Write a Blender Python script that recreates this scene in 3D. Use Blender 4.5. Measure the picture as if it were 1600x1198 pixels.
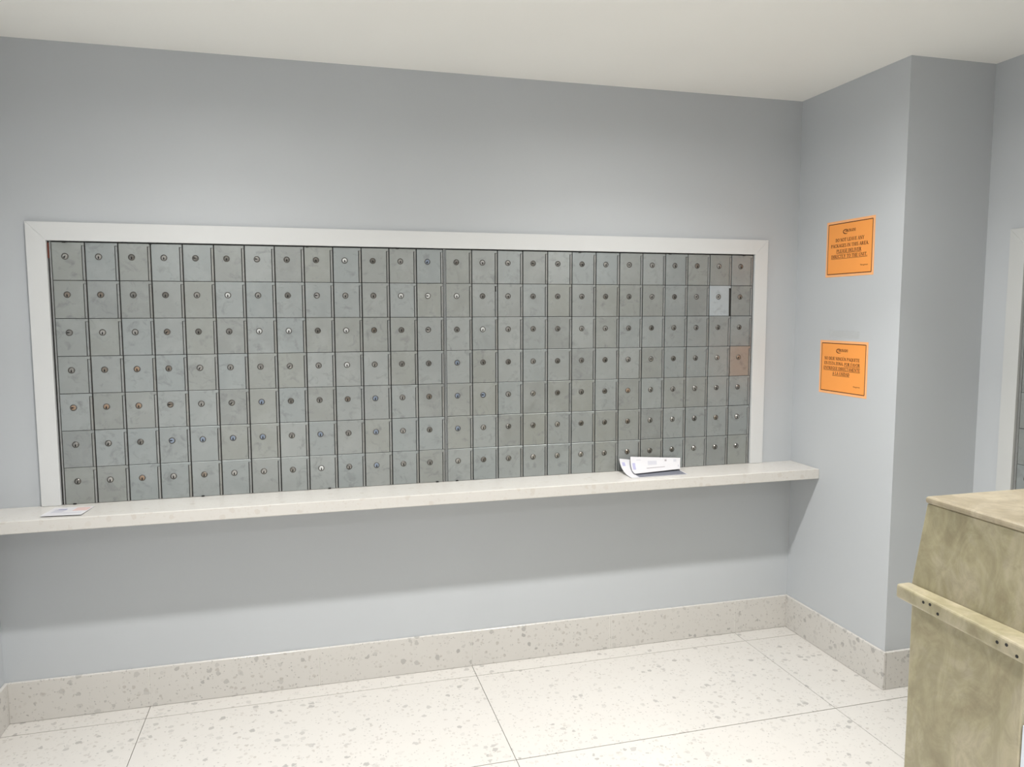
import bpy, bmesh, math, random
from mathutils import Vector, Matrix
random.seed(7)
for o in list(bpy.data.objects): bpy.data.objects.remove(o)
scene = bpy.context.scene
C = scene.collection

# ------------------------------------------------------------------ camera
cam_d = bpy.data.cameras.new('camera'); cam = bpy.data.objects.new('camera', cam_d); C.objects.link(cam)
cam_d.sensor_fit = 'HORIZONTAL'; cam_d.sensor_width = 36.0
cam_d.lens = 36.0 * 1183.9137 / 1600.0
cam_d.clip_start = 0.02
_rx, _ry, _rz = -0.0930, 0.0024, -0.2645
_R = Matrix.Rotation(_rz, 3, 'Z') @ Matrix.Rotation(_rx, 3, 'X') @ Matrix.Rotation(_ry, 3, 'Y')
_right, _fwd, _up = _R @ Vector((1, 0, 0)), _R @ Vector((0, 1, 0)), _R @ Vector((0, 0, 1))
_m = Matrix((_right, _up, -_fwd)).transposed().to_4x4()
_m.translation = Vector((0.8286, -2.9271, 1.4360))
cam.matrix_world = _m
scene.camera = cam

# ------------------------------------------------------------------ world, exposure
w = bpy.data.worlds.new('world'); scene.world = w; w.use_nodes = True
w.node_tree.nodes['Background'].inputs[0].default_value = (0.80, 0.90, 1.0, 1)
w.node_tree.nodes['Background'].inputs[1].default_value = 0.25
vs = scene.view_settings
vs.view_transform = 'Standard'; vs.look = 'None'; vs.gamma = 1.0; vs.use_curve_mapping = False
vs.exposure = 0.22
FRONT_BEAMS = [(5.9, 95), (5.3, 135), (6.6, 165)]; FILL_BEAMS = [(17.0, 95), (15.0, 138)]      # (watts, beam angle); the second set is added ambient fill
LAMP_COL = (1.0, 0.975, 0.94)

# ------------------------------------------------------------------ measures (metres)
CEIL = 2.342; XL = -0.226; XC = 2.9258; XR = 3.3023; DP = 0.6127; YB = -5.2
ZB = 0.770; MH = 0.91; ROW = MH / 7; PW = 0.1036; GAP = 0.009
FRT = 1.7458; FRL = -0.0731; FRR = 2.7681; INL = -0.0125; INR = 2.7065; INT = 1.6835
SHD = 0.1973; SHT = 0.0421; BBZ = 0.1476; BBT = 0.012
TX0 = 0.2402; TW = 1.2062; TY0 = -0.0984; TD = 0.5904

# ------------------------------------------------------------------ materials
def mat(name, col, rough=0.6, metal=0.0, spec=0.5):
    m = bpy.data.materials.new(name); m.use_nodes = True
    b = m.node_tree.nodes['Principled BSDF']
    b.inputs['Base Color'].default_value = (*col, 1); b.inputs['Roughness'].default_value = rough
    b.inputs['Metallic'].default_value = metal; b.inputs['Specular IOR Level'].default_value = spec
    return m
def N(m, t, **kw):
    n = m.node_tree.nodes.new(t)
    for k, v in kw.items(): setattr(n, k, v)
    return n
def L(m, a, b): m.node_tree.links.new(a, b)
def bsdf(m): return m.node_tree.nodes['Principled BSDF']
def ramp(m, src, stops, interp='LINEAR'):
    r = N(m, 'ShaderNodeValToRGB'); cr = r.color_ramp; cr.interpolation = interp
    while len(cr.elements) < len(stops): cr.elements.new(0.5)
    for e, (p, c) in zip(cr.elements, stops):
        e.position = p; e.color = (*c, 1) if len(c) == 3 else c
    L(m, src, r.inputs[0]); return r
def mixc(m, fac, a, b, blend='MIX'):
    n = N(m, 'ShaderNodeMix', data_type='RGBA', blend_type=blend)
    for s, v in ((n.inputs[0], fac), (n.inputs[6], a), (n.inputs[7], b)):
        if hasattr(v, 'is_output'): L(m, v, s)
        elif isinstance(v, (int, float)): s.default_value = v
        else: s.default_value = (*v, 1)
    return n.outputs[2]
def math_(m, op, a, b=None):
    n = N(m, 'ShaderNodeMath', operation=op)
    for s, v in zip(n.inputs, (a, b)):
        if v is None: continue
        if hasattr(v, 'is_output'): L(m, v, s)
        else: s.default_value = v
    return n.outputs[0]
def bump(m, h, strength, dist=0.002):
    n = N(m, 'ShaderNodeBump'); n.inputs['Strength'].default_value = strength; n.inputs['Distance'].default_value = dist
    L(m, h, n.inputs['Height']); L(m, n.outputs[0], bsdf(m).inputs['Normal'])
def worldpos(m, rnd=True):
    g = N(m, 'ShaderNodeNewGeometry')
    if not rnd: return g.outputs['Position']
    oi = N(m, 'ShaderNodeObjectInfo'); s = math_(m, 'MULTIPLY', oi.outputs['Random'], 37.0)
    va = N(m, 'ShaderNodeVectorMath', operation='ADD'); L(m, g.outputs['Position'], va.inputs[0]); L(m, s, va.inputs[1])
    return va.outputs[0]
def noise(m, vec, scale, detail=3, rough=0.5, dist=0.0):
    n = N(m, 'ShaderNodeTexNoise'); n.inputs['Scale'].default_value = scale; n.inputs['Detail'].default_value = detail
    n.inputs['Roughness'].default_value = rough; n.inputs['Distortion'].default_value = dist
    L(m, vec, n.inputs['Vector']); return n

def paint(name, col, rough=0.55):
    m = mat(name, col, rough); p = worldpos(m, False)
    n = noise(m, p, 1.3, 2); c = ramp(m, n.outputs[0], [(0.3, tuple(x * 0.975 for x in col)), (0.7, tuple(x * 1.02 for x in col))])
    L(m, c.outputs[0], bsdf(m).inputs['Base Color'])
    bump(m, noise(m, p, 260, 2).outputs[0], 0.06, 0.001); return m
M_WALL = paint('grey_wall_paint', (0.534, 0.562, 0.590), 0.5)
M_CEIL = paint('ceiling_paint', (0.95, 0.945, 0.91), 0.8)
M_TRIMGREY = paint('grey_trim_paint', (0.585, 0.60, 0.60), 0.45)
M_TRIM = paint('white_trim_paint', (0.69, 0.705, 0.71), 0.4)

def wood(name):
    m = mat(name, (0.2, 0.1, 0.06), 0.45); p = worldpos(m, False)
    mp = N(m, 'ShaderNodeMapping'); mp.inputs['Scale'].default_value = (14, 14, 0.8); L(m, p, mp.inputs[0])
    c = ramp(m, noise(m, mp.outputs[0], 1.5, 5, 0.6, 0.8).outputs[0], [(0.3, (0.15, 0.075, 0.045)), (0.7, (0.26, 0.14, 0.085))])
    L(m, c.outputs[0], bsdf(m).inputs['Base Color']); return m
M_WOOD = wood('brown_wood_veneer')
def terrazzo(name, base, chipA, chipB, rough, amount):
    m = mat(name, base, rough); p = worldpos(m)
    warp = noise(m, p, 55, 2)
    wv = N(m, 'ShaderNodeVectorMath', operation='MULTIPLY_ADD'); L(m, warp.outputs['Color'], wv.inputs[0])
    wv.inputs[1].default_value = (0.018, 0.018, 0.018); L(m, p, wv.inputs[2])
    col = mixc(m, noise(m, p, 9, 3).outputs[0], tuple(x * 0.96 for x in base), base)
    for sc, thr, sel, cA in ((36, 0.36, amount, chipA), (66, 0.40, amount * 1.15, chipB), (120, 0.36, amount * 1.0, chipA)):
        v = N(m, 'ShaderNodeTexVoronoi', voronoi_dimensions='3D'); v.inputs['Scale'].default_value = sc
        L(m, wv.outputs[0], v.inputs['Vector'])
        sx = N(m, 'ShaderNodeSeparateColor'); L(m, v.outputs['Color'], sx.inputs[0])
        inside = math_(m, 'LESS_THAN', v.outputs['Distance'], thr)
        pick = math_(m, 'LESS_THAN', sx.outputs[0], sel)
        f = math_(m, 'MULTIPLY', inside, pick)
        f = math_(m, 'MULTIPLY', f, math_(m, 'MULTIPLY_ADD', sx.outputs[1], 0.6))
        f.node.inputs[1].default_value = 1.0
        k = math_(m, 'MULTIPLY', f, math_(m, 'ADD', math_(m, 'MULTIPLY', sx.outputs[1], 0.7), 0.3))
        col = mixc(m, k, col, cA)
    L(m, col, bsdf(m).inputs['Base Color']); return m
M_TERR = terrazzo('terrazzo', (0.655, 0.638, 0.608), (0.42, 0.41, 0.395), (0.52, 0.495, 0.465), 0.28, 0.19)
M_SHELF = terrazzo('shelf_stone', (0.66, 0.645, 0.615), (0.60, 0.57, 0.53), (0.62, 0.595, 0.56), 0.25, 0.25)
M_GROUT = mat('dark_grout', (0.10, 0.085, 0.07), 0.9)
M_JOINT = mat('white_grout', (0.85, 0.84, 0.80), 0.8)

def door_metal(name, col, metal=0.66, rough=0.43):
    m = mat(name, col, rough, metal); p = worldpos(m)
    oi = N(m, 'ShaderNodeObjectInfo')
    v = ramp(m, oi.outputs['Random'], [(0.0, tuple(c * 0.90 for c in col)), (0.25, (col[0] * 0.98, col[1] * 0.97, col[2] * 0.93)),
        (0.5, col), (0.75, (col[0] * 0.97, col[1] * 1.0, col[2] * 1.02)), (1.0, tuple(c * 1.07 for c in col))])
    sm = noise(m, p, 26, 5, 0.65, 0.6)
    c = mixc(m, ramp(m, sm.outputs[0], [(0.54, (0, 0, 0)), (0.74, (0.7,) * 3)]).outputs[0], v.outputs[0], tuple(x * 0.62 for x in col))
    sm2 = noise(m, p, 11, 4, 0.6)
    c = mixc(m, ramp(m, sm2.outputs[0], [(0.5, (0, 0, 0)), (0.8, (0.5,) * 3)]).outputs[0], c, tuple(min(1, x * 1.25) for x in col))
    L(m, c, bsdf(m).inputs['Base Color'])
    mp = N(m, 'ShaderNodeMapping'); mp.inputs['Scale'].default_value = (30, 30, 700); L(m, p, mp.inputs[0])
    br = noise(m, mp.outputs[0], 1, 2)
    r = ramp(m, sm.outputs[0], [(0.3, (rough - 0.05,) * 3), (0.75, (rough + 0.16,) * 3)])
    L(m, r.outputs[0], bsdf(m).inputs['Roughness'])
    bump(m, br.outputs[0], 0.05, 0.0006); return m
DC = (0.378, 0.402, 0.402)
M_DOOR = door_metal('satin_steel_door', DC)
M_DOORBLUE = door_metal('pale_blue_door', (0.55, 0.61, 0.66))
M_DOORRUST = door_metal('rust_tinted_door', (0.43, 0.39, 0.365))
M_HINGE = door_metal('hinge_steel', (0.39, 0.40, 0.395), 0.75, 0.42)
M_BODY = mat('mailbox_body_dark', (0.045, 0.043, 0.04), 0.6, 0.3)
M_RAIL = door_metal('rail_steel', (0.42, 0.43, 0.43), 0.8, 0.4)
M_RUST = mat('red_brown_sealant', (0.16, 0.045, 0.03), 0.9)
M_BLACK = mat('black_metal', (0.012, 0.012, 0.012), 0.5)
def lock_mat():
    m = mat('lock_metal', (0.5, 0.5, 0.48), 0.28, 0.95); oi = N(m, 'ShaderNodeObjectInfo')
    r = ramp(m, oi.outputs['Random'], [(0.0, (0.28, 0.27, 0.25)), (0.2, (0.38, 0.37, 0.35)), (0.4, (0.52, 0.51, 0.49)), (0.6, (0.32, 0.315, 0.30)),
        (0.75, (0.55, 0.54, 0.52)), (0.9, (0.34, 0.295, 0.25)), (0.97, (0.6, 0.6, 0.6))], 'CONSTANT')
    L(m, r.outputs[0], bsdf(m).inputs['Base Color']); return m
M_LOCK = lock_mat()
M_LOCKBRIGHT = mat('lock_bright_metal', (0.86, 0.88, 0.88), 0.3, 0.6)
M_LOCKBLUE = mat('lock_blue_tint', (0.33, 0.40, 0.52), 0.3, 0.7)
M_LOCKRUST = mat('lock_rust', (0.40, 0.29, 0.21), 0.5, 0.6)
LOCKRING = mat('lock_ring_metal', (0.17, 0.165, 0.155), 0.4, 0.8)

def marble(name, a, b, c, rough):
    m = mat(name, a, rough); p = worldpos(m, False)
    mp = N(m, 'ShaderNodeMapping'); mp.inputs['Rotation'].default_value = (0.5, 0.2, 0.3); mp.inputs['Scale'].default_value = (1, 1.0, 0.62); L(m, p, mp.inputs[0])
    n1 = noise(m, mp.outputs[0], 5.0, 6, 0.62, 1.6); n2 = noise(m, mp.outputs[0], 17, 5, 0.7, 2.2)
    c1 = ramp(m, n1.outputs[0], [(0.30, c), (0.47, a), (0.58, b), (0.70, a)])
    c2 = ramp(m, n2.outputs[0], [(0.40, (0.80,) * 3), (0.62, (1.06,) * 3)])
    L(m, mixc(m, 0.75, c1.outputs[0], c2.outputs[0], 'MULTIPLY'), bsdf(m).inputs['Base Color']); return m
M_MARBLE = marble('beige_marble_laminate', (0.37, 0.335, 0.215), (0.43, 0.385, 0.275), (0.285, 0.245, 0.155), 0.3)
M_MARBLETOP = marble('pale_marble_laminate', (0.40, 0.345, 0.245), (0.45, 0.395, 0.29), (0.35, 0.30, 0.20), 0.35)
M_PANELWHITE = mat('blue_white_panel', (0.72, 0.78, 0.86), 0.4)

M_ORANGE = mat('orange_card', (1.0, 0.385, 0.085), 0.55)
M_ORANGE2 = mat('pale_orange_margin', (1.0, 0.50, 0.22), 0.5)
M_INK = mat('brown_black_ink', (0.09, 0.022, 0.004), 0.6)
M_PAPER = mat('white_paper', (0.66, 0.66, 0.69), 0.7, spec=0.2)
M_DARKGREY = mat('dark_grey_band', (0.17, 0.18, 0.22), 0.7)
M_PRINT = mat('grey_print', (0.36, 0.34, 0.36), 0.7)
M_PRINTBLUE = mat('lavender_print', (0.42, 0.42, 0.62), 0.7)
M_PRINTPINK = mat('pink_print', (0.66, 0.50, 0.48), 0.7)
M_PRINTPALE = mat('pale_print', (0.54, 0.545, 0.60), 0.7)
def tape_mat():
    m = mat('clear_tape', (0.8, 0.8, 0.78), 0.15); b = bsdf(m)
    b.inputs['Alpha'].default_value = 0.12; return m
M_TAPE = tape_mat()
def glass_mat():
    m = bpy.data.materials.new('door_glass'); m.use_nodes = True; nt = m.node_tree; nt.nodes.clear()
    o = nt.nodes.new('ShaderNodeOutputMaterial'); t = nt.nodes.new('ShaderNodeBsdfTransparent'); g = nt.nodes.new('ShaderNodeBsdfGlossy')
    g.inputs['Roughness'].default_value = 0.02; x = nt.nodes.new('ShaderNodeMixShader'); x.inputs[0].default_value = 0.08
    t.inputs[0].default_value = (0.92, 0.96, 0.95, 1)
    nt.links.new(t.outputs[0], x.inputs[1]); nt.links.new(g.outputs[0], x.inputs[2]); nt.links.new(x.outputs[0], o.inputs[0]); return m
M_GLASS = glass_mat()
M_ALU = mat('dark_aluminium', (0.25, 0.25, 0.26), 0.4, 0.8)
M_CONC = mat('outdoor_concrete', (0.45, 0.44, 0.42), 0.9)
M_LENS = mat('lamp_lens', (0.9, 0.88, 0.84), 0.5)
bsdf(M_LENS).inputs['Emission Color'].default_value = (*LAMP_COL, 1); bsdf(M_LENS).inputs['Emission Strength'].default_value = 8.0

# ------------------------------------------------------------------ mesh helpers
class MB:
    def __init__(s): s.v = []; s.f = []
    def add(s, vs, fs):
        n = len(s.v); s.v += [tuple(v) for v in vs]; s.f += [tuple(i + n for i in f) for f in fs]; return s
    def box(s, x0, x1, y0, y1, z0, z1):
        x0, x1 = sorted((x0, x1)); y0, y1 = sorted((y0, y1)); z0, z1 = sorted((z0, z1))
        return s.add([(x0, y0, z0), (x1, y0, z0), (x1, y1, z0), (x0, y1, z0), (x0, y0, z1), (x1, y0, z1), (x1, y1, z1), (x0, y1, z1)],
            [(0, 3, 2, 1), (4, 5, 6, 7), (0, 1, 5, 4), (1, 2, 6, 5), (2, 3, 7, 6), (3, 0, 4, 7)])
    def prism(s, poly, axis, a, b):
        # poly in the two remaining axes (order x,y,z without axis), extruded from a to b along axis
        def P(p, t):
            q = list(p); q.insert('xyz'.index(axis), t); return q
        n = len(poly); vs = [P(p, a) for p in poly] + [P(p, b) for p in poly]
        fs = [tuple(range(n - 1, -1, -1)), tuple(range(n, 2 * n))] + [(i, (i + 1) % n, n + (i + 1) % n, n + i) for i in range(n)]
        return s.add(vs, fs)
    def lathe(s, prof, n=20, axis='y', c=(0, 0, 0)):
        # prof: list of (radius, t) along axis
        vs = []; fs = []
        for r, t in prof:
            for k in range(n):
                a = 2 * math.pi * k / n
                p = {'y': (r * math.cos(a), t, r * math.sin(a)), 'z': (r * math.cos(a), r * math.sin(a), t), 'x': (t, r * math.cos(a), r * math.sin(a))}[axis]
                vs.append((p[0] + c[0], p[1] + c[1], p[2] + c[2]))
        for i in range(len(prof) - 1):
            for k in range(n):
                fs.append((i * n + k, i * n + (k + 1) % n, (i + 1) * n + (k + 1) % n, (i + 1) * n + k))
        fs.append(tuple(range(n))); fs.append(tuple(range((len(prof) - 1) * n, len(prof) * n)))
        return s.add(vs, fs)
    def mesh(s, name, m, bevel=0, seg=2, smooth=False):
        me = bpy.data.meshes.new(name); me.from_pydata(s.v, [], s.f); me.update()
        bm = bmesh.new(); bm.from_mesh(me)
        bmesh.ops.recalc_face_normals(bm, faces=bm.faces)
        if bevel: bmesh.ops.bevel(bm, geom=list(bm.edges), offset=bevel, segments=seg, affect='EDGES', profile=0.5)
        if smooth:
            for f in bm.faces: f.smooth = True
        bm.to_mesh(me); bm.free(); me.materials.append(m); return me
    def obj(s, name, m, parent=None, **kw): return ob(name, s.mesh(name, m, **kw), parent)
def ob(name, data, parent=None, loc=(0, 0, 0), rot=(0, 0, 0)):
    o = bpy.data.objects.new(name, data); C.objects.link(o); o.location = loc; o.rotation_euler = rot
    if parent: o.parent = parent
    return o
def tag(o, label, cat, group=None):
    o['label'] = label; o['category'] = cat
    if group: o['group'] = group
    return o
def struct(o, label=None):
    o['kind'] = 'structure'
    if label: o['label'] = label
    return o
def thing(name, label, cat, loc=(0, 0, 0), rz=0, group=None):
    return tag(ob(name, None, None, loc, (0, 0, rz)), label, cat, group)

# ------------------------------------------------------------------ structure
TH = 0.12
# back wall with the mailbox opening
m = MB()
m.box(XL - TH, INL, 0, TH, -0.02, CEIL); m.box(INR, XR + TH, 0, TH, -0.02, CEIL)
m.box(INL, INR, 0, TH, INT, CEIL); m.box(INL, INR, 0, TH, -0.02, ZB - SHT)
struct(m.obj('wall_back', M_WALL), 'grey painted wall holding the long panel of mailboxes')
struct(MB().box(XL - TH, XL, YB, 0, -0.02, CEIL).obj('wall_left', M_WALL), 'grey painted side wall meeting the mailbox wall')
struct(MB().box(XC, XR + TH, -DP, 0, -0.02, CEIL).obj('wall_right', M_WALL), 'grey wall return carrying the two orange notices')
Y3 = -0.797                       # where the doors of the side bank begin (runs towards -y)
NC3 = 10; Y3E = Y3 - NC3 * PW
Z3 = ZB - 0.012
m = MB()
m.box(XR, XR + TH, Y3 + 0.0125, -DP, -0.02, CEIL); m.box(XR, XR + TH, YB, Y3E - 0.0125, -0.02, CEIL)
m.box(XR, XR + TH, Y3E - 0.0125, Y3 + 0.0125, Z3 + MH + 0.0035, CEIL); m.box(XR, XR + TH, Y3E - 0.0125, Y3 + 0.0125, -0.02, Z3 - 0.002)
struct(m.obj('wall_right_recess', M_WALL), 'grey wall set back behind the beige counter')
DX0, DX1, DZ = 0.35, 2.25, 2.12
m = MB()
m.box(XL - TH, DX0, YB - TH, YB, -0.02, CEIL); m.box(DX1, XR + TH, YB - TH, YB, -0.02, CEIL); m.box(DX0, DX1, YB - TH, YB, DZ, CEIL)
struct(m.obj('wall_rear', M_WOOD), 'brown wood-veneer wall with the glazed entrance door')
struct(MB().box(XL - TH, XR + TH, YB - TH, TH, CEIL, CEIL + 0.1).obj('ceiling', M_CEIL), 'smooth off-white ceiling')
# entrance
d1 = struct(ob('door_1', None, None, (0, 0, 0)), 'glazed double entrance door in a dark metal frame')
m = MB(); fr = 0.05
m.box(DX0, DX0 + fr, YB - 0.09, YB - 0.03, 0.0, DZ); m.box(DX1 - fr, DX1, YB - 0.09, YB - 0.03, 0.0, DZ); m.box(DX0 + fr, DX1 - fr, YB - 0.09, YB - 0.03, DZ - fr, DZ)
m.obj('door_frame', M_ALU, d1)
mid = (DX0 + DX1) / 2
for a, b in ((DX0 + fr, mid - 0.003), (mid + 0.003, DX1 - fr)):
    lf = MB().box(a, a + 0.06, YB - 0.08, YB - 0.04, 0.012, DZ - fr).box(b - 0.06, b, YB - 0.08, YB - 0.04, 0.012, DZ - fr) \
        .box(a + 0.06, b - 0.06, YB - 0.08, YB - 0.04, 0.012, 0.14).box(a + 0.06, b - 0.06, YB - 0.08, YB - 0.04, DZ - fr - 0.08, DZ - fr).obj('door_leaf', M_ALU, d1)
    MB().box(a + 0.06, b - 0.06, YB - 0.063, YB - 0.057, 0.14, DZ - fr - 0.08).obj('pane', M_GLASS, lf)
    hx = b - 0.03 if a < mid - 0.1 else a + 0.03
    MB().box(hx - 0.012, hx + 0.012, YB - 0.04, YB - 0.005, 0.9, 1.25).obj('handle', M_ALU, lf)
struct(MB().box(-8, 12, -16, YB - TH, -0.12, -0.02).obj('ground', M_CONC), 'concrete pavement outside the entrance')

# floor slab and tiles
floor = struct(MB().box(XL - TH, XR + TH, YB - TH, TH, -0.12, -0.0035).obj('floor', M_GROUT), 'pale terrazzo tile floor with thin dark joints')
J = 0.0022
xs = [XL] + [TX0 + k * TW for k in range(0, 3)] + [XR]
ys = [0.0] + [TY0 - k * TD for k in range(0, 9)]
ys = [y for y in ys if y > YB + 0.05] + [YB - TH]
tile_cache = {}
for i in range(len(xs) - 1):
    for j in range(len(ys) - 1):
        x0, x1 = xs[i] + (J / 2 if i else 0), xs[i + 1] - J / 2; y1, y0 = ys[j] - (J * 0.75 if j else 0), ys[j + 1] + J * 0.75
        if i == len(xs) - 2 and j == 0: continue         # under the wall return only
        X0, X1 = x0, x1
        if j <= 1 and i == len(xs) - 2 and False: X1 = XC
        key = (round(X1 - X0, 4), round(y1 - y0, 4))
        if key not in tile_cache:
            tile_cache[key] = MB().box(0, key[0], 0, key[1], -0.0035, 0).mesh('tile', M_TERR)
        ob('tile', tile_cache[key], floor, (X0, y0, 0))
MB().box(xs[-2] + J / 2, XC, ys[1] + J * 0.75, 0, -0.0035, 0).obj('tile', M_TERR, floor)

# baseboards of terrazzo pieces
def baseboard(name, label, segs):
    root = struct(ob(name, None), label)
    for (x0, x1, y0, y1) in segs:
        MB().box(x0, x1, y0, y1, 0.0006, BBZ).obj('tile', M_TERR, root, bevel=0.0012, seg=1)
    return root
cuts = [XL + BBT] + [TX0 + k * TW / 2 for k in range(0, 5)] + [XC - BBT]
bbb = baseboard('baseboard_back', 'speckled terrazzo skirting under the mailbox wall', [(a + 0.0007, b - 0.0007, -BBT, -0.0005) for a, b in zip(cuts[:-1], cuts[1:])])
MB().box(XL + BBT, XC - BBT, -BBT + 0.0015, -0.0006, 0.0008, BBZ - 0.002).obj('joint_filler', M_JOINT, bbb)
baseboard('baseboard_right', 'speckled terrazzo skirting wrapping the wall return', [(XC - BBT, XC - 0.0005, -DP - BBT, -0.0005), (XC + 0.0007, XR - 0.0005, -DP - BBT, -DP - 0.0005)])
lc = [0.0] + [TY0 - k * TD for k in range(0, 9)]; lc = [-0.0005] + [y for y in lc[1:] if y > YB + 0.05] + [YB + 0.0005]
baseboard('baseboard_left', 'speckled terrazzo skirting along the side wall', [(XL + 0.0005, XL + BBT, b + 0.0007, a - 0.0007) for a, b in zip(lc[:-1], lc[1:])])
baseboard('baseboard_right_recess', 'speckled terrazzo skirting below the side mailboxes', [(XR - BBT, XR - 0.0005, YB + 0.0005, -2.62), (XR - BBT, XR - 0.0005, -1.70, -DP - BBT - 0.0007)])

# white frames around the mailboxes (the frame runs along local x, faces local -y)
def frame(name, label, x0, x1, zt, ix0, ix1, izt, zb, loc, rz, bottom=False, mm=None):
    root = struct(ob(name, None, None, loc, (0, 0, rz)), label)
    FP = 0.015
    def mem(poly):
        MB().prism([(x, z) for x, z in poly], 'y', -FP, -0.0003).obj('casing', mm or M_TRIM, root, bevel=0.0012, seg=1)
    mem([(x0, zt), (x1, zt), (ix1, izt), (ix0, izt)])
    if bottom:
        bz = zb - (zt - izt)
        mem([(x0, zt), (ix0, izt), (ix0, zb), (x0, bz)]); mem([(x1, zt), (ix1, izt), (ix1, zb), (x1, bz)]); mem([(x0, bz), (x1, bz), (ix1, zb), (ix0, zb)])
    else:
        mem([(x0, zt), (ix0, izt), (ix0, zb), (x0, zb)]); mem([(x1, zt), (ix1, izt), (ix1, zb), (x1, zb)])
    return root
frame('trim_1', 'white casing around the long mailbox panel', FRL, FRR, FRT, INL, INR, INT, ZB + 0.0005, (0, 0, 0), 0)
frame('trim_2', 'pale grey casing around the mailboxes behind the counter', -0.0735, NC3 * PW + 0.0735, MH + 0.064, -0.0125, NC3 * PW + 0.0125, MH + 0.0035, -0.002, (XR, Y3, Z3), -math.pi / 2, True, M_TRIMGREY)

# stone shelf
sh = MB().box(XL + 0.0006, XC - 0.0006, -SHD, -0.0004, ZB - SHT, ZB).obj('stone_shelf', M_SHELF, bevel=0.0025, seg=2)
tag(sh, 'long off-white stone shelf running below the mailbox panel', 'shelf')
MB().box(INL + 0.0008, INR - 0.0008, -0.001, 0.06, ZB - SHT + 0.0006, ZB - 0.0006).obj('rear_tongue', M_SHELF, sh)

# ------------------------------------------------------------------ mailboxes
def chamfer(poly, d, y_front, y_back, cy):
    # plate facing -y from an axis aligned outline (x,z, counter clockwise), front edge chamfered by d
    n = len(poly); ins = []
    for i in range(n):
        p0, p1, p2 = poly[i - 1], poly[i], poly[(i + 1) % n]
        e1 = Vector((p1[0] - p0[0], p1[1] - p0[1])).normalized(); e2 = Vector((p2[0] - p1[0], p2[1] - p1[1])).normalized()
        n1, n2 = Vector((-e1.y, e1.x)), Vector((-e2.y, e2.x))
        q = Vector(p1) + (n1 + n2) * d; ins.append(q)
    vs = [(p[0], y_back, p[1]) for p in poly] + [(p[0], y_front + cy, p[1]) for p in poly] + [(q.x, y_front, q.y) for q in ins]
    fs = [tuple(range(n))]
    for k in (0, n): fs += [(k + i, k + (i + 1) % n, k + n + (i + 1) % n, k + n + i) for i in range(n)]
    fs.append(tuple(2 * n + i for i in range(n)))
    return MB().add(vs, fs)
GV = 0.0036; GH = 0.0018; STRIP = 0.0068; SLIT = 0.0021
W = PW - GV; HH = ROW - GH
# door origin: lower left corner of the plate
door_poly = [(0, 0), (W - STRIP - SLIT, 0), (W - STRIP - SLIT, HH - 0.010), (W, HH - 0.010), (W, HH), (0, HH)]
def door_mesh(mm): return chamfer(door_poly, 0.0011, -0.0035, 0.0012, 0.0009).mesh('door', mm)
ME_DOOR = {k: door_mesh(v) for k, v in dict(n=M_DOOR, b=M_DOORBLUE, r=M_DOORRUST).items()}
ME_HINGE = chamfer([(W - STRIP, 0), (W, 0), (W, HH - 0.0108), (W - STRIP, HH - 0.0108)], 0.0010, -0.0042, 0.0012, 0.0012).mesh('hinge', M_HINGE)
LX, LZ = 0.0405, HH - 0.0475
def lock_mesh(mm):
    me = MB().lathe([(0.0112, -0.0034), (0.0112, -0.0050), (0.0100, -0.0062), (0.0088, -0.0062), (0.0084, -0.0050)], 18).mesh('lock', LOCKRING, smooth=False)
    bm = bmesh.new(); bm.from_mesh(me)
    me2 = MB().lathe([(0.0082, -0.0036), (0.0082, -0.0056), (0.0070, -0.0066), (0.0030, -0.0070)], 18).mesh('plug', mm, smooth=False)
    bm2 = bmesh.new(); bm2.from_mesh(me2)
    for f in bm2.faces: f.material_index = 1
    tmp = bpy.data.meshes.new('t'); bm2.to_mesh(tmp); bm.from_mesh(tmp); bm.to_mesh(me); bm.free(); bm2.free()
    me.materials.append(mm); return me
ME_LOCK = {k: lock_mesh(v) for k, v in dict(n=M_LOCK, w=M_LOCKBRIGHT, b=M_LOCKBLUE, r=M_LOCKRUST).items()}
ME_KEY = MB().prism([(-0.0012, 0.0026), (0.0012, 0.0026), (0.0013, 0.0), (0.0026, -0.0024), (0.0021, -0.0068), (-0.0021, -0.0068), (-0.0026, -0.0024), (-0.0013, 0.0)], 'y', -0.0074, -0.006).mesh('keyway', M_BLACK)
ME_CLIP = MB().box(-0.005, 0.005, -0.006, 0.001, 0, 0.0035).mesh('clip', M_BLACK)
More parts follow.
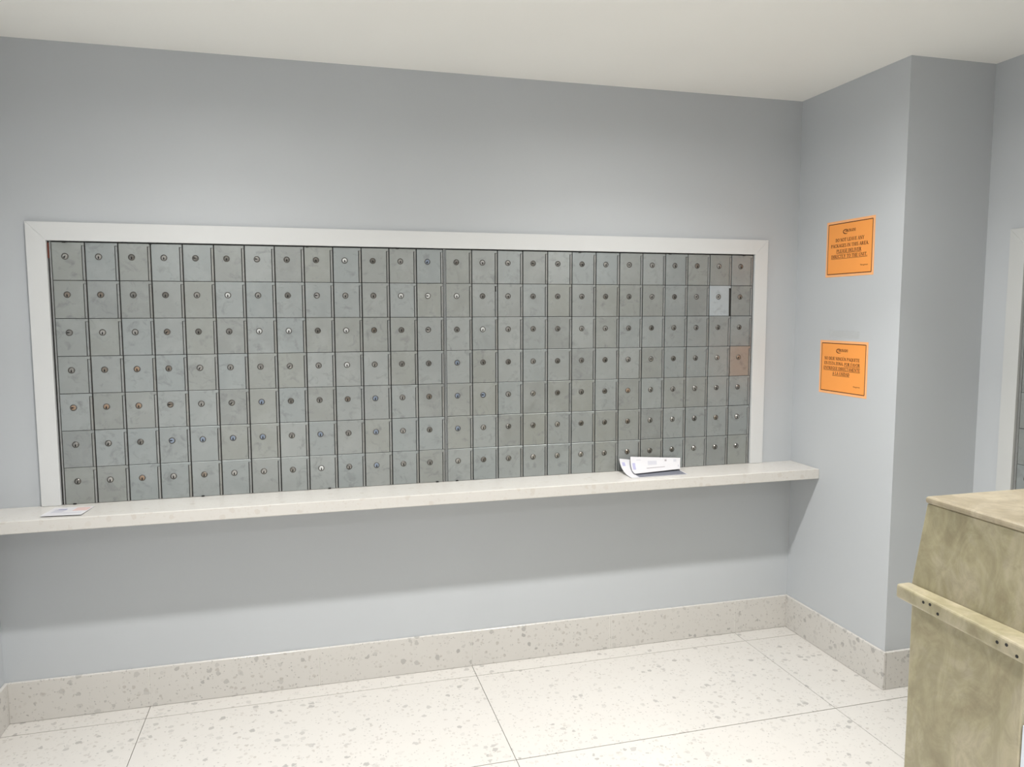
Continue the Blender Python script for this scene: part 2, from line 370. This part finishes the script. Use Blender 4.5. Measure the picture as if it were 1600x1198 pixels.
# (row, column) of locks that look different, rows from the top, columns over both banks from the left
BRIGHT = {(1, 10), (2, 12), (2, 13), (2, 14), (3, 10), (3, 15), (3, 7), (4, 10), (7, 9), (3, 8), (2, 6)}
BLUE = {(5, 7), (6, 5), (6, 6), (6, 7), (6, 9), (5, 11), (6, 11), (4, 14), (5, 14), (6, 14), (7, 11), (5, 15), (1, 13), (6, 4)}
RUSTY = {(4, 26), (4, 3), (5, 1), (5, 2), (5, 3), (7, 3), (5, 21)}
def bank(name, label, loc, rz, ncol, col0, x_left, x_right, rails, clips_b, clips_t):
    root = thing(name, label, 'mailboxes', loc, rz, None)
    MB().box(x_left, x_right, 0.0014, 0.11, 0.0006, MH + 0.0025).obj('cabinet_body', M_BODY, root)
    rr = random.Random(col0 * 31 + 5)
    for r in range(7):
        for c in range(ncol):
            rc = (r + 1, c + col0)
            kind = 'b' if rc == (2, 25) else 'r' if rc == (4, 26) else 'n'
            x, z = c * PW + 0.0009, MH - (r + 1) * ROW + GH / 2
            d = ob('door', ME_DOOR[kind], root, (x, -0.0022 + rr.uniform(-0.0006, 0.0006), z),
                   (math.radians(rr.uniform(-0.28, 0.28)), 0, math.radians(rr.uniform(-0.3, 0.3))))
            if rc == (2, 25): d.rotation_euler = (math.radians(-1.2), 0, math.radians(-1.4)); d.location.y -= 0.001; d['label'] = 'pale bluish door standing slightly ajar'
            if rc == (4, 26): d['label'] = 'door with a faint rust-orange tint'
            if kind != 'b': ob('hinge', ME_HINGE, d)
            if rc == (2, 15): MB().box(W - 0.0085, W - 0.0045, -0.0046, -0.0030, HH - 0.030, HH - 0.008).obj('dark_notch', M_BLACK, d)
            lk = 'w' if rc in BRIGHT else 'b' if rc in BLUE else 'r' if rc in RUSTY else 'n'
            ob('lock', ME_LOCK[lk], d, (LX, 0, LZ), (0, math.radians(rr.uniform(-14, 14)), 0))
            k = ob('keyway', ME_KEY, d, (LX, 0, LZ), (0, math.radians(rr.choice([0] * 11 + [90, 35]) + rr.uniform(-8, 8)), 0))
    for a, b in rails:
        MB().box(a, b, -0.0052, 0.0013, 0.001, MH + 0.0015).obj('side_rail', M_RAIL, root, bevel=0.0006, seg=1)
    for cx in clips_b: ob('clip', ME_CLIP, root, (cx, -0.004, 0.0008))
    for cx in clips_t: ob('clip', ME_CLIP, root, (cx, -0.004, MH - 0.0025))
    return root
X2 = 13 * PW + GAP
b1 = bank('mailbox_bank', 'steel mailbox bank from the side-wall end to the middle divider, reddish sealant at its edge', (0, 0, ZB), 0, 13, 1, INL + 0.0008, 13 * PW + 0.0042,
          [(-0.0060, -0.0012), (13 * PW - 0.0004, 13 * PW + 0.0036)], [0.029, 0.449, 0.899, 1.313], [0.04, 0.31, 0.84, 1.17])
MB().box(-0.0112, -0.0068, -0.004, 0.0013, MH - 0.055, MH - 0.003).obj('sealant', M_RUST, b1)
b2 = bank('mailbox_bank', 'steel mailbox bank nearer the orange notices, one door pale blue, white mail leaning on it', (X2, 0, ZB), 0, 13, 14, -0.0044, INR - X2 - 0.0008,
          [(-0.0040, -0.0004), (13 * PW + 0.0004, 13 * PW + 0.0050)], [0.036, 0.75], [0.55, 0.95, 1.30])
b3 = bank('mailbox_bank', 'steel mailbox bank on the recessed wall behind the beige counter', (XR, Y3, Z3), -math.pi / 2, NC3, 100, -0.0118, NC3 * PW + 0.0118,
          [(-0.0100, -0.0012)], [], [])

# ------------------------------------------------------------------ beige counter
ct = thing('reception_counter', 'beige marble-patterned counter with a screw-holed ledge along its tilted end', 'counter', (0, 0, 0))
YF, YN = -1.721, -1.970; XB = 1.980; XE = XR - 0.02
MB().box(XB, XE, YN, YF, 0.0006, 0.875).obj('base', M_MARBLE, ct, bevel=0.003, seg=2)
MB().prism([(1.974, 0.8755), (2.0070, 1.0578), (XE, 1.0578), (XE, 0.8755)], 'y', YN, YF).obj('upper_panel', M_MARBLE, ct, bevel=0.002, seg=2)
MB().box(2.003, XE, YN - 0.10, YF + 0.004, 1.0582, 1.073).obj('counter_top', M_MARBLETOP, ct, bevel=0.0065, seg=3, smooth=False)
# ledge: its outer edge swings slightly outwards towards the near end
lp = [(1.9405, YF), (1.916, YN - 0.09), (1.9735, YN - 0.09), (1.9735, YF)]
lg = MB().prism(lp, 'z', 0.874, 0.9025).obj('ledge', M_MARBLE, ct, bevel=0.0055, seg=3)
for (y, z) in ((-1.797, 0.8925), (-1.814, 0.8945), (-1.834, 0.8845), (-1.9665, 0.8895), (-1.985, 0.893), (-2.006, 0.883)):
    t = (y - YF) / (YN - 0.09 - YF); x = 1.9405 + (1.916 - 1.9405) * t
    MB().lathe([(0.0029, x - 0.0006), (0.0029, x + 0.004)], 10, 'x', (0, y, z)).obj('screw_hole', M_BLACK, lg)
MB().box(1.981, XE, -2.60, YN - 0.001, 0.0006, 0.74).obj('rear_cabinet', M_PANELWHITE, ct, bevel=0.002, seg=1)

# ------------------------------------------------------------------ notices
def A(cx, cy, rx, ry, a0, a1, n, thick, thin):
    out = []
    for i in range(n):
        t0 = math.radians(a0 + (a1 - a0) * i / n); t1 = math.radians(a0 + (a1 - a0) * (i + 1) / n); tm = (t0 + t1) / 2
        out.append((cx + rx * math.cos(t0), cy + ry * math.sin(t0), cx + rx * math.cos(t1), cy + ry * math.sin(t1), thin + (thick - thin) * abs(math.cos(tm))))
    return out
T, t_ = 0.19, 0.085
def ser(x, y, w=0.32): return [(x - w / 2, y, x + w / 2, y, 0.07)]
def stem(x): return [(x, 0, x, 1, T)] + ser(x, 0.035) + ser(x, 0.965)
GL = {
 'A': (0.86, [(0.10, 0, 0.42, 1, t_), (0.42, 1, 0.74, 0, T), (0.22, 0.34, 0.64, 0.34, t_)] + ser(0.10, .035, .26) + ser(0.75, .035)),
 'C': (0.80, A(.46, .5, .36, .46, 45, 315, 12, T, t_) + [(0.72, .98, .72, .70, t_), (.72, .30, .72, .12, t_)]),
 'D': (0.84, stem(.20) + A(.28, .5, .44, .46, -90, 90, 10, T, t_) + [(.18, .96, .30, .96, t_), (.18, .04, .30, .04, t_)]),
 'E': (0.76, stem(.20) + [(.2, .96, .66, .96, t_), (.2, .5, .52, .5, t_), (.2, .04, .68, .04, t_), (.66, 1, .66, .74, t_), (.68, 0, .68, .28, t_), (.52, .36, .52, .64, t_)]),
 'F': (0.72, stem(.20) + [(.2, .96, .64, .96, t_), (.2, .5, .52, .5, t_), (.64, 1, .64, .74, t_), (.52, .36, .52, .64, t_)]),
 'G': (0.88, A(.46, .5, .36, .46, 45, 330, 12, T, t_) + [(0.72, .98, .72, .70, t_), (.74, .05, .74, .42, T), (.58, .42, .88, .42, .07)]),
 'H': (0.92, stem(.20) + stem(.72) + [(.2, .5, .72, .5, t_)]),
 'I': (0.44, stem(.22)),
 'J': (0.58, [(.36, .2, .36, 1, T)] + ser(.36, .965) + A(.2, .2, .16, .18, 180, 360, 6, .12, t_)),
 'K': (0.90, stem(.20) + [(.26, .42, .72, .96, t_), (.38, .58, .76, .04, T)] + ser(.72, .965, .28) + ser(.76, .035, .28)),
 'L': (0.74, stem(.20) + [(.2, .04, .66, .04, t_), (.66, 0, .66, .30, t_)]),
 'M': (1.08, [(.16, 0, .16, 1, t_), (.18, 1, .54, .05, T), (.54, .05, .88, 1, t_), (.90, 0, .90, 1, T)] + ser(.16, .035, .26) + ser(.90, .035) + ser(.14, .965, .2) + ser(.92, .965, .24)),
 'N': (0.90, [(.16, 0, .16, 1, t_), (.16, 1, .74, 0, T), (.74, 0, .74, 1, t_)] + ser(.16, .035, .26) + ser(.14, .965, .2) + ser(.74, .965, .26)),
 'O': (0.88, A(.44, .5, .34, .46, 0, 360, 16, T, t_)),
 'P': (0.76, stem(.20) + A(.30, .73, .32, .23, -90, 90, 8, T, t_) + [(.18, .96, .32, .96, t_), (.18, .5, .32, .5, t_)]),
 'Q': (0.88, A(.44, .5, .34, .46, 0, 360, 16, T, t_) + [(.46, .1, .80, -.16, T)]),
 'R': (0.88, stem(.20) + A(.30, .73, .32, .23, -90, 90, 8, T, t_) + [(.18, .96, .32, .96, t_), (.18, .5, .32, .5, t_), (.40, .5, .76, .03, T)]),
 'S': (0.66, A(.33, .72, .22, .24, 30, 270, 9, .15, .11) + A(.33, .26, .24, .23, 90, -150, 9, .15, .11)),
 'T': (0.80, [(.40, 0, .40, 1, T), (.08, .96, .72, .96, t_), (.08, 1, .08, .74, t_), (.72, 1, .72, .74, t_)] + ser(.40, .035)),
 'U': (0.88, [(.20, .3, .20, 1, T), (.70, .3, .70, 1, t_)] + ser(.20, .965) + ser(.70, .965, .26) + A(.45, .3, .25, .27, 180, 360, 8, .16, t_)),
 'V': (0.84, [(.10, 1, .42, 0, T), (.42, 0, .74, 1, t_)] + ser(.12, .965) + ser(.74, .965, .26)),
 'Y': (0.84, [(.10, 1, .42, .46, T), (.42, .46, .74, 1, t_), (.42, 0, .42, .48, T)] + ser(.12, .965) + ser(.74, .965, .26) + ser(.42, .035)),
 'Z': (0.76, [(.10, .96, .66, .96, t_), (.64, .96, .12, .04, T), (.10, .04, .68, .04, t_), (.10, 1, .10, .76, t_), (.68, 0, .68, .26, t_)]),
 '.': (0.34, [(.16, 0, .16, .17, .18)]),
 ' ': (0.36, []),
}
GL['Ú'] = (GL['U'][0], GL['U'][1] + [(.40, 1.10, .56, 1.30, .09)])
YI = -0.0016
def seg(mb, x0, z0, x1, z1, th, y):
    d = Vector((x1 - x0, z1 - z0)); n = Vector((-d.y, d.x)).normalized() * th / 2
    mb.add([(x0 + n.x, y, z0 + n.y), (x1 + n.x, y, z1 + n.y), (x1 - n.x, y, z1 - n.y), (x0 - n.x, y, z0 - n.y)], [(0, 1, 2, 3)])
def line(mb, txt, x0, x1, zc, h, ul=None):
    wid = sum(GL[c][0] for c in txt); k = (x1 - x0) / wid; x = x0; pos = []
    for c in txt:
        pos.append(x)
        for (a, b, c2, d, th) in GL[c][1]: seg(mb, x + a * k, zc - h / 2 + b * h, x + c2 * k, zc - h / 2 + d * h, th * (k + h) / 2, YI)
        x += GL[c][0] * k
    if ul is not None: seg(mb, pos[ul] if ul else x0, zc - h / 2 - 0.0028, x1, zc - h / 2 - 0.0028, 0.0014, YI)
def builtin_text(txt, width):
    cu = bpy.data.curves.new('t', 'FONT'); cu.body = txt; o = bpy.data.objects.new('t', cu); C.objects.link(o)
    me = bpy.data.meshes.new_from_object(o.evaluated_get(bpy.context.evaluated_depsgraph_get())); bpy.data.objects.remove(o)
    xs_ = [v.co.x for v in me.vertices]; k = width / (max(xs_) - min(xs_)); x0 = min(xs_)
    return [((v.co.x - x0) * k, v.co.y * k) for v in me.vertices], [tuple(p.vertices) for p in me.polygons]
def notice(label, y_left, y_right, z0, z1, lines, mgmt, logo):
    w_, h_ = y_left - y_right, z1 - z0
    root = thing('notice', label, 'sign', (XC, y_left, z0), -math.pi / 2, None)
    MB().box(0, w_, -0.0010, -0.0002, 0, h_).obj('card_margin', M_ORANGE2, root)
    i = 0.0115
    MB().box(i, w_ - i, -0.0013, -0.0010, i, h_ - i).obj('card_face', M_ORANGE, root)
    mb = MB(); b = 0.0030
    for (a, b_, c, d) in ((i, i, w_ - i, i), (i, h_ - i, w_ - i, h_ - i)): seg(mb, a, b_, c, d, b, YI)
    for (a, b_, c, d) in ((i, i, i, h_ - i), (w_ - i, i, w_ - i, h_ - i)): seg(mb, a, b_, c, d, b, YI)
    mb.obj('border', M_INK, root)
    mb = MB()
    for txt, a, b_, v, hh, ul in lines: line(mb, txt, a * w_, b_ * w_, (1 - v) * h_, hh, ul)
    mb.obj('lettering', M_INK, root)
    mb = MB(); a, b_, v = logo
    line(mb, 'ORONADO', (a + 0.035) * w_, b_ * w_, (1 - v) * h_, 0.0115)
    cx, cz = (a + 0.055) * w_, (1 - v) * h_ - 0.003
    for k in range(14):          # sweeping crescent C in front of the name
        t0, t1 = math.radians(70 + k * 17), math.radians(87 + k * 17)
        seg(mb, cx + 0.016 * math.cos(t0), cz + 0.0085 * math.sin(t0), cx + 0.016 * math.cos(t1), cz + 0.0085 * math.sin(t1), 0.0008 + 0.0036 * math.sin(math.pi * (k + 0.5) / 14), YI)
    mb.obj('logo', M_INK, root)
    a, b_, v = mgmt; vs_, fs_ = builtin_text('Management', (b_ - a) * w_)
    MB().add([(x + a * w_, YI, z + (1 - v) * h_ - 0.003) for x, z in vs_], fs_).obj('signature_line', M_INK, root)
    return root
notice('orange notice in English asking not to leave packages, above the Spanish one', -0.1925, -0.4695, 1.5785, 1.8030,
    [('DO NOT LEAVE ANY', .20, .80, .345, .0135, None), ('PACKAGES IN THIS AREA.', .105, .895, .445, .0135, None),
     ('PLEASE DELIVER', .23, .75, .540, .0135, 0), ('DIRECTLY TO THE UNIT.', .12, .87, .635, .0135, 0)], (.74, .89, .815), (.365, .62, .19))
notice('orange notice in Spanish asking not to leave packages, below the English one', -0.1760, -0.4590, 1.0990, 1.3190,
    [('NO DEJE NINGÚN PAQUETE', .105, .845, .335, .0130, None), ('EN ESTA ZONA. POR FAVOR', .105, .855, .425, .0130, 14),
     ('ENTREGUE DIRECTAMENTE', .095, .86, .515, .0130, 0), ('A LA UNIDAD', .29, .65, .610, .0130, 0)], (.735, .87, .815), (.365, .60, .175))
tp = MB().box(XC - 0.0006, XC - 0.0002, -0.406, -0.233, 1.331, 1.360).obj('tape_strip', M_TAPE)
tag(tp, 'clear strip of adhesive tape on the wall above the Spanish notice', 'tape')

# ------------------------------------------------------------------ mail on the shelf
def bez(P, n=12):
    a, b, c = (Vector(p) for p in P)
    return [(1 - t) ** 2 * a + 2 * t * (1 - t) * b + t * t * c for t in [k / n for k in range(n + 1)]]
class Sheet:
    # a curled sheet lofted between the curves of its two short ends
    def __init__(s, left, right, th): s.l, s.r, s.th = bez(left), bez(right), th
    def at(s, u, t, off=0.0):
        n = len(s.l) - 1; k = t * n; i = min(int(k), n - 1); f = k - i
        def P(uu, ii, ff): return s.l[ii].lerp(s.l[ii + 1], ff).lerp(s.r[ii].lerp(s.r[ii + 1], ff), uu)
        p = P(u, i, f); dt = (P(u, i, 1) - P(u, i, 0)).normalized(); du = (P(1, i, f) - P(0, i, f)).normalized()
        return p + du.cross(dt).normalized() * off
    def build(s, name, mm):
        n = len(s.l) - 1; m = 6; mb = MB(); vs_ = []
        for off in (0.0, s.th):
            for i in range(n + 1):
                for k in range(m + 1): vs_.append(s.at(k / m, i / n, off))
        q = m + 1; o2 = (n + 1) * q; fs_ = []
        for i in range(n):
            for k in range(m):
                a = i * q + k; fs_ += [(a, a + 1, a + q + 1, a + q), (o2 + a, o2 + a + q, o2 + a + q + 1, o2 + a + 1)]
        rim = [k for k in range(m + 1)] + [i * q + m for i in range(1, n + 1)] + [n * q + k for k in range(m - 1, -1, -1)] + [i * q for i in range(n - 1, 0, -1)]
        for a, b in zip(rim, rim[1:] + rim[:1]): fs_.append((a, b, o2 + b, o2 + a))
        return mb.add(vs_, fs_).obj(name, mm)
    def patch(s, parent, u0, u1, t0, t1, mm, n=4):
        vs_ = []; fs_ = []
        for i in range(n + 1):
            t = t0 + (t1 - t0) * i / n; vs_ += [s.at(u0, t, s.th + 0.0003), s.at(u1, t, s.th + 0.0003)]
            if i: fs_.append((2 * i - 2, 2 * i - 1, 2 * i + 1, 2 * i))
        return MB().add(vs_, fs_).obj('colour_patch', mm, parent)
A_ = Sheet([(2.081, -0.150, ZB + 0.0006), (2.081, -0.035, ZB + 0.0006), (2.084, -0.0125, 0.825)],
           [(2.334, -0.146, ZB + 0.0006), (2.336, -0.035, ZB + 0.0006), (2.338, -0.0125, 0.788)], 0.0010)
e1 = tag(A_.build('mail_flyer', M_PAPER), 'white flyer curling up against the mailbox doors under a letter', 'mail')
B_ = Sheet([(2.112, -0.112, ZB + 0.0085), (2.112, -0.066, ZB + 0.0065), (2.131, -0.0200, 0.831)],
           [(2.330, -0.084, ZB + 0.0110), (2.342, -0.056, ZB + 0.0170), (2.363, -0.0200, 0.814)], 0.0016)
e2 = tag(B_.build('letter', M_PAPER), 'white letter leaning on the mailbox doors, resting on a curled flyer', 'letter')
A_.patch(e1, 0.035, 0.085, 0.70, 0.86, M_PRINTBLUE)
A_.patch(e1, 0.14, 0.985, 0.02, 0.42, M_DARKGREY, 8)  # dark grey band across the flyer's front strip, below the letter's edge
for u0, u1, t0, t1, mm in ((0.03, 0.085, 0.40, 0.76, M_PRINTBLUE), (0.11, 0.20, 0.86, 0.90, M_PRINTPALE), (0.30, 0.68, 0.40, 0.45, M_PRINT),
        (0.34, 0.52, 0.62, 0.84, M_PRINTPALE), (0.68, 0.72, 0.80, 0.90, M_PRINT), (0.86, 0.92, 0.74, 0.90, M_PRINTPALE), (0.95, 0.98, 0.30, 0.50, M_PRINTPALE)):
    B_.patch(e2, u0, u1, t0, t1, mm)
# flat card at the other end of the shelf
pc = thing('postcard', 'thin white printed card lying flat on the shelf by the side wall', 'card', (0.036, -0.113, ZB + 0.0004), math.radians(-5))
MB().add([(-0.064, -0.060, 0.0030), (0.062, -0.060, 0.0030), (0.062, 0.060, 0), (-0.064, 0.060, 0), (-0.064, -0.060, 0.004), (0.062, -0.060, 0.004), (0.062, 0.060, 0.0012), (-0.064, 0.060, 0.0012)],
    [(0, 3, 2, 1), (4, 5, 6, 7), (0, 1, 5, 4), (1, 2, 6, 5), (2, 3, 7, 6), (3, 0, 4, 7)]).obj('sheet', M_PAPER, pc)
def pz(y): return 0.0042 + (0.0012 - 0.004) * (y + 0.06) / 0.12
for x0, x1, y0, y1, mm in ((-0.048, -0.012, -0.02, 0.028, M_PRINTPALE), (-0.040, -0.012, 0.020, 0.034, M_PRINTBLUE), (0.012, 0.058, 0.0, 0.050, M_PRINTPINK), (-0.006, 0.05, -0.030, -0.022, M_PRINTPALE)):
    MB().add([(x0, y0, pz(y0)), (x1, y0, pz(y0)), (x1, y1, pz(y1)), (x0, y1, pz(y1))], [(0, 1, 2, 3)]).obj('colour_patch', mm, pc)

# ------------------------------------------------------------------ ceiling downlights
def downlight(x, y, label, beams):
    root = thing('downlight', label, 'ceiling light', (x, y, CEIL), 0, 'recessed ceiling downlights')
    MB().lathe([(0.040, -0.0004), (0.040, -0.004), (0.045, -0.008), (0.056, -0.005), (0.058, -0.0004)], 32, 'z').obj('trim_ring', M_TRIM, root, smooth=True)
    MB().lathe([(0.0395, -0.0004), (0.0395, -0.0022)], 32, 'z').obj('lens', M_LENS, root)
    for k, (wt, sp) in enumerate(beams):        # narrow core beam and wide spill of the reflector
        if wt <= 0: continue
        ld = bpy.data.lights.new('downlight_lamp', 'AREA'); ld.shape = 'DISK'; ld.size = 0.078; ld.energy = wt; ld.spread = math.radians(sp); ld.color = LAMP_COL
        lo = ob('lamp', ld, root, (0, 0, -0.0030 - 0.0004 * k))
    return root
downlight(0.50, -0.99, 'round recessed ceiling light between the side wall and the middle of the mailboxes', [(0.90 * a, b) for a, b in FRONT_BEAMS])
downlight(2.10, -0.99, 'round recessed ceiling light before the wall return with the notices', [(1.13 * a, b) for a, b in FRONT_BEAMS])
downlight(0.50, -3.30, 'unseen ceiling light added as ambient fill near the entrance door, on the side wall side', FILL_BEAMS)  # this and the next are unseen lamps, added to lift the ambient light
downlight(1.90, -3.30, 'unseen ceiling light added as ambient fill near the entrance door, on the counter side', FILL_BEAMS)
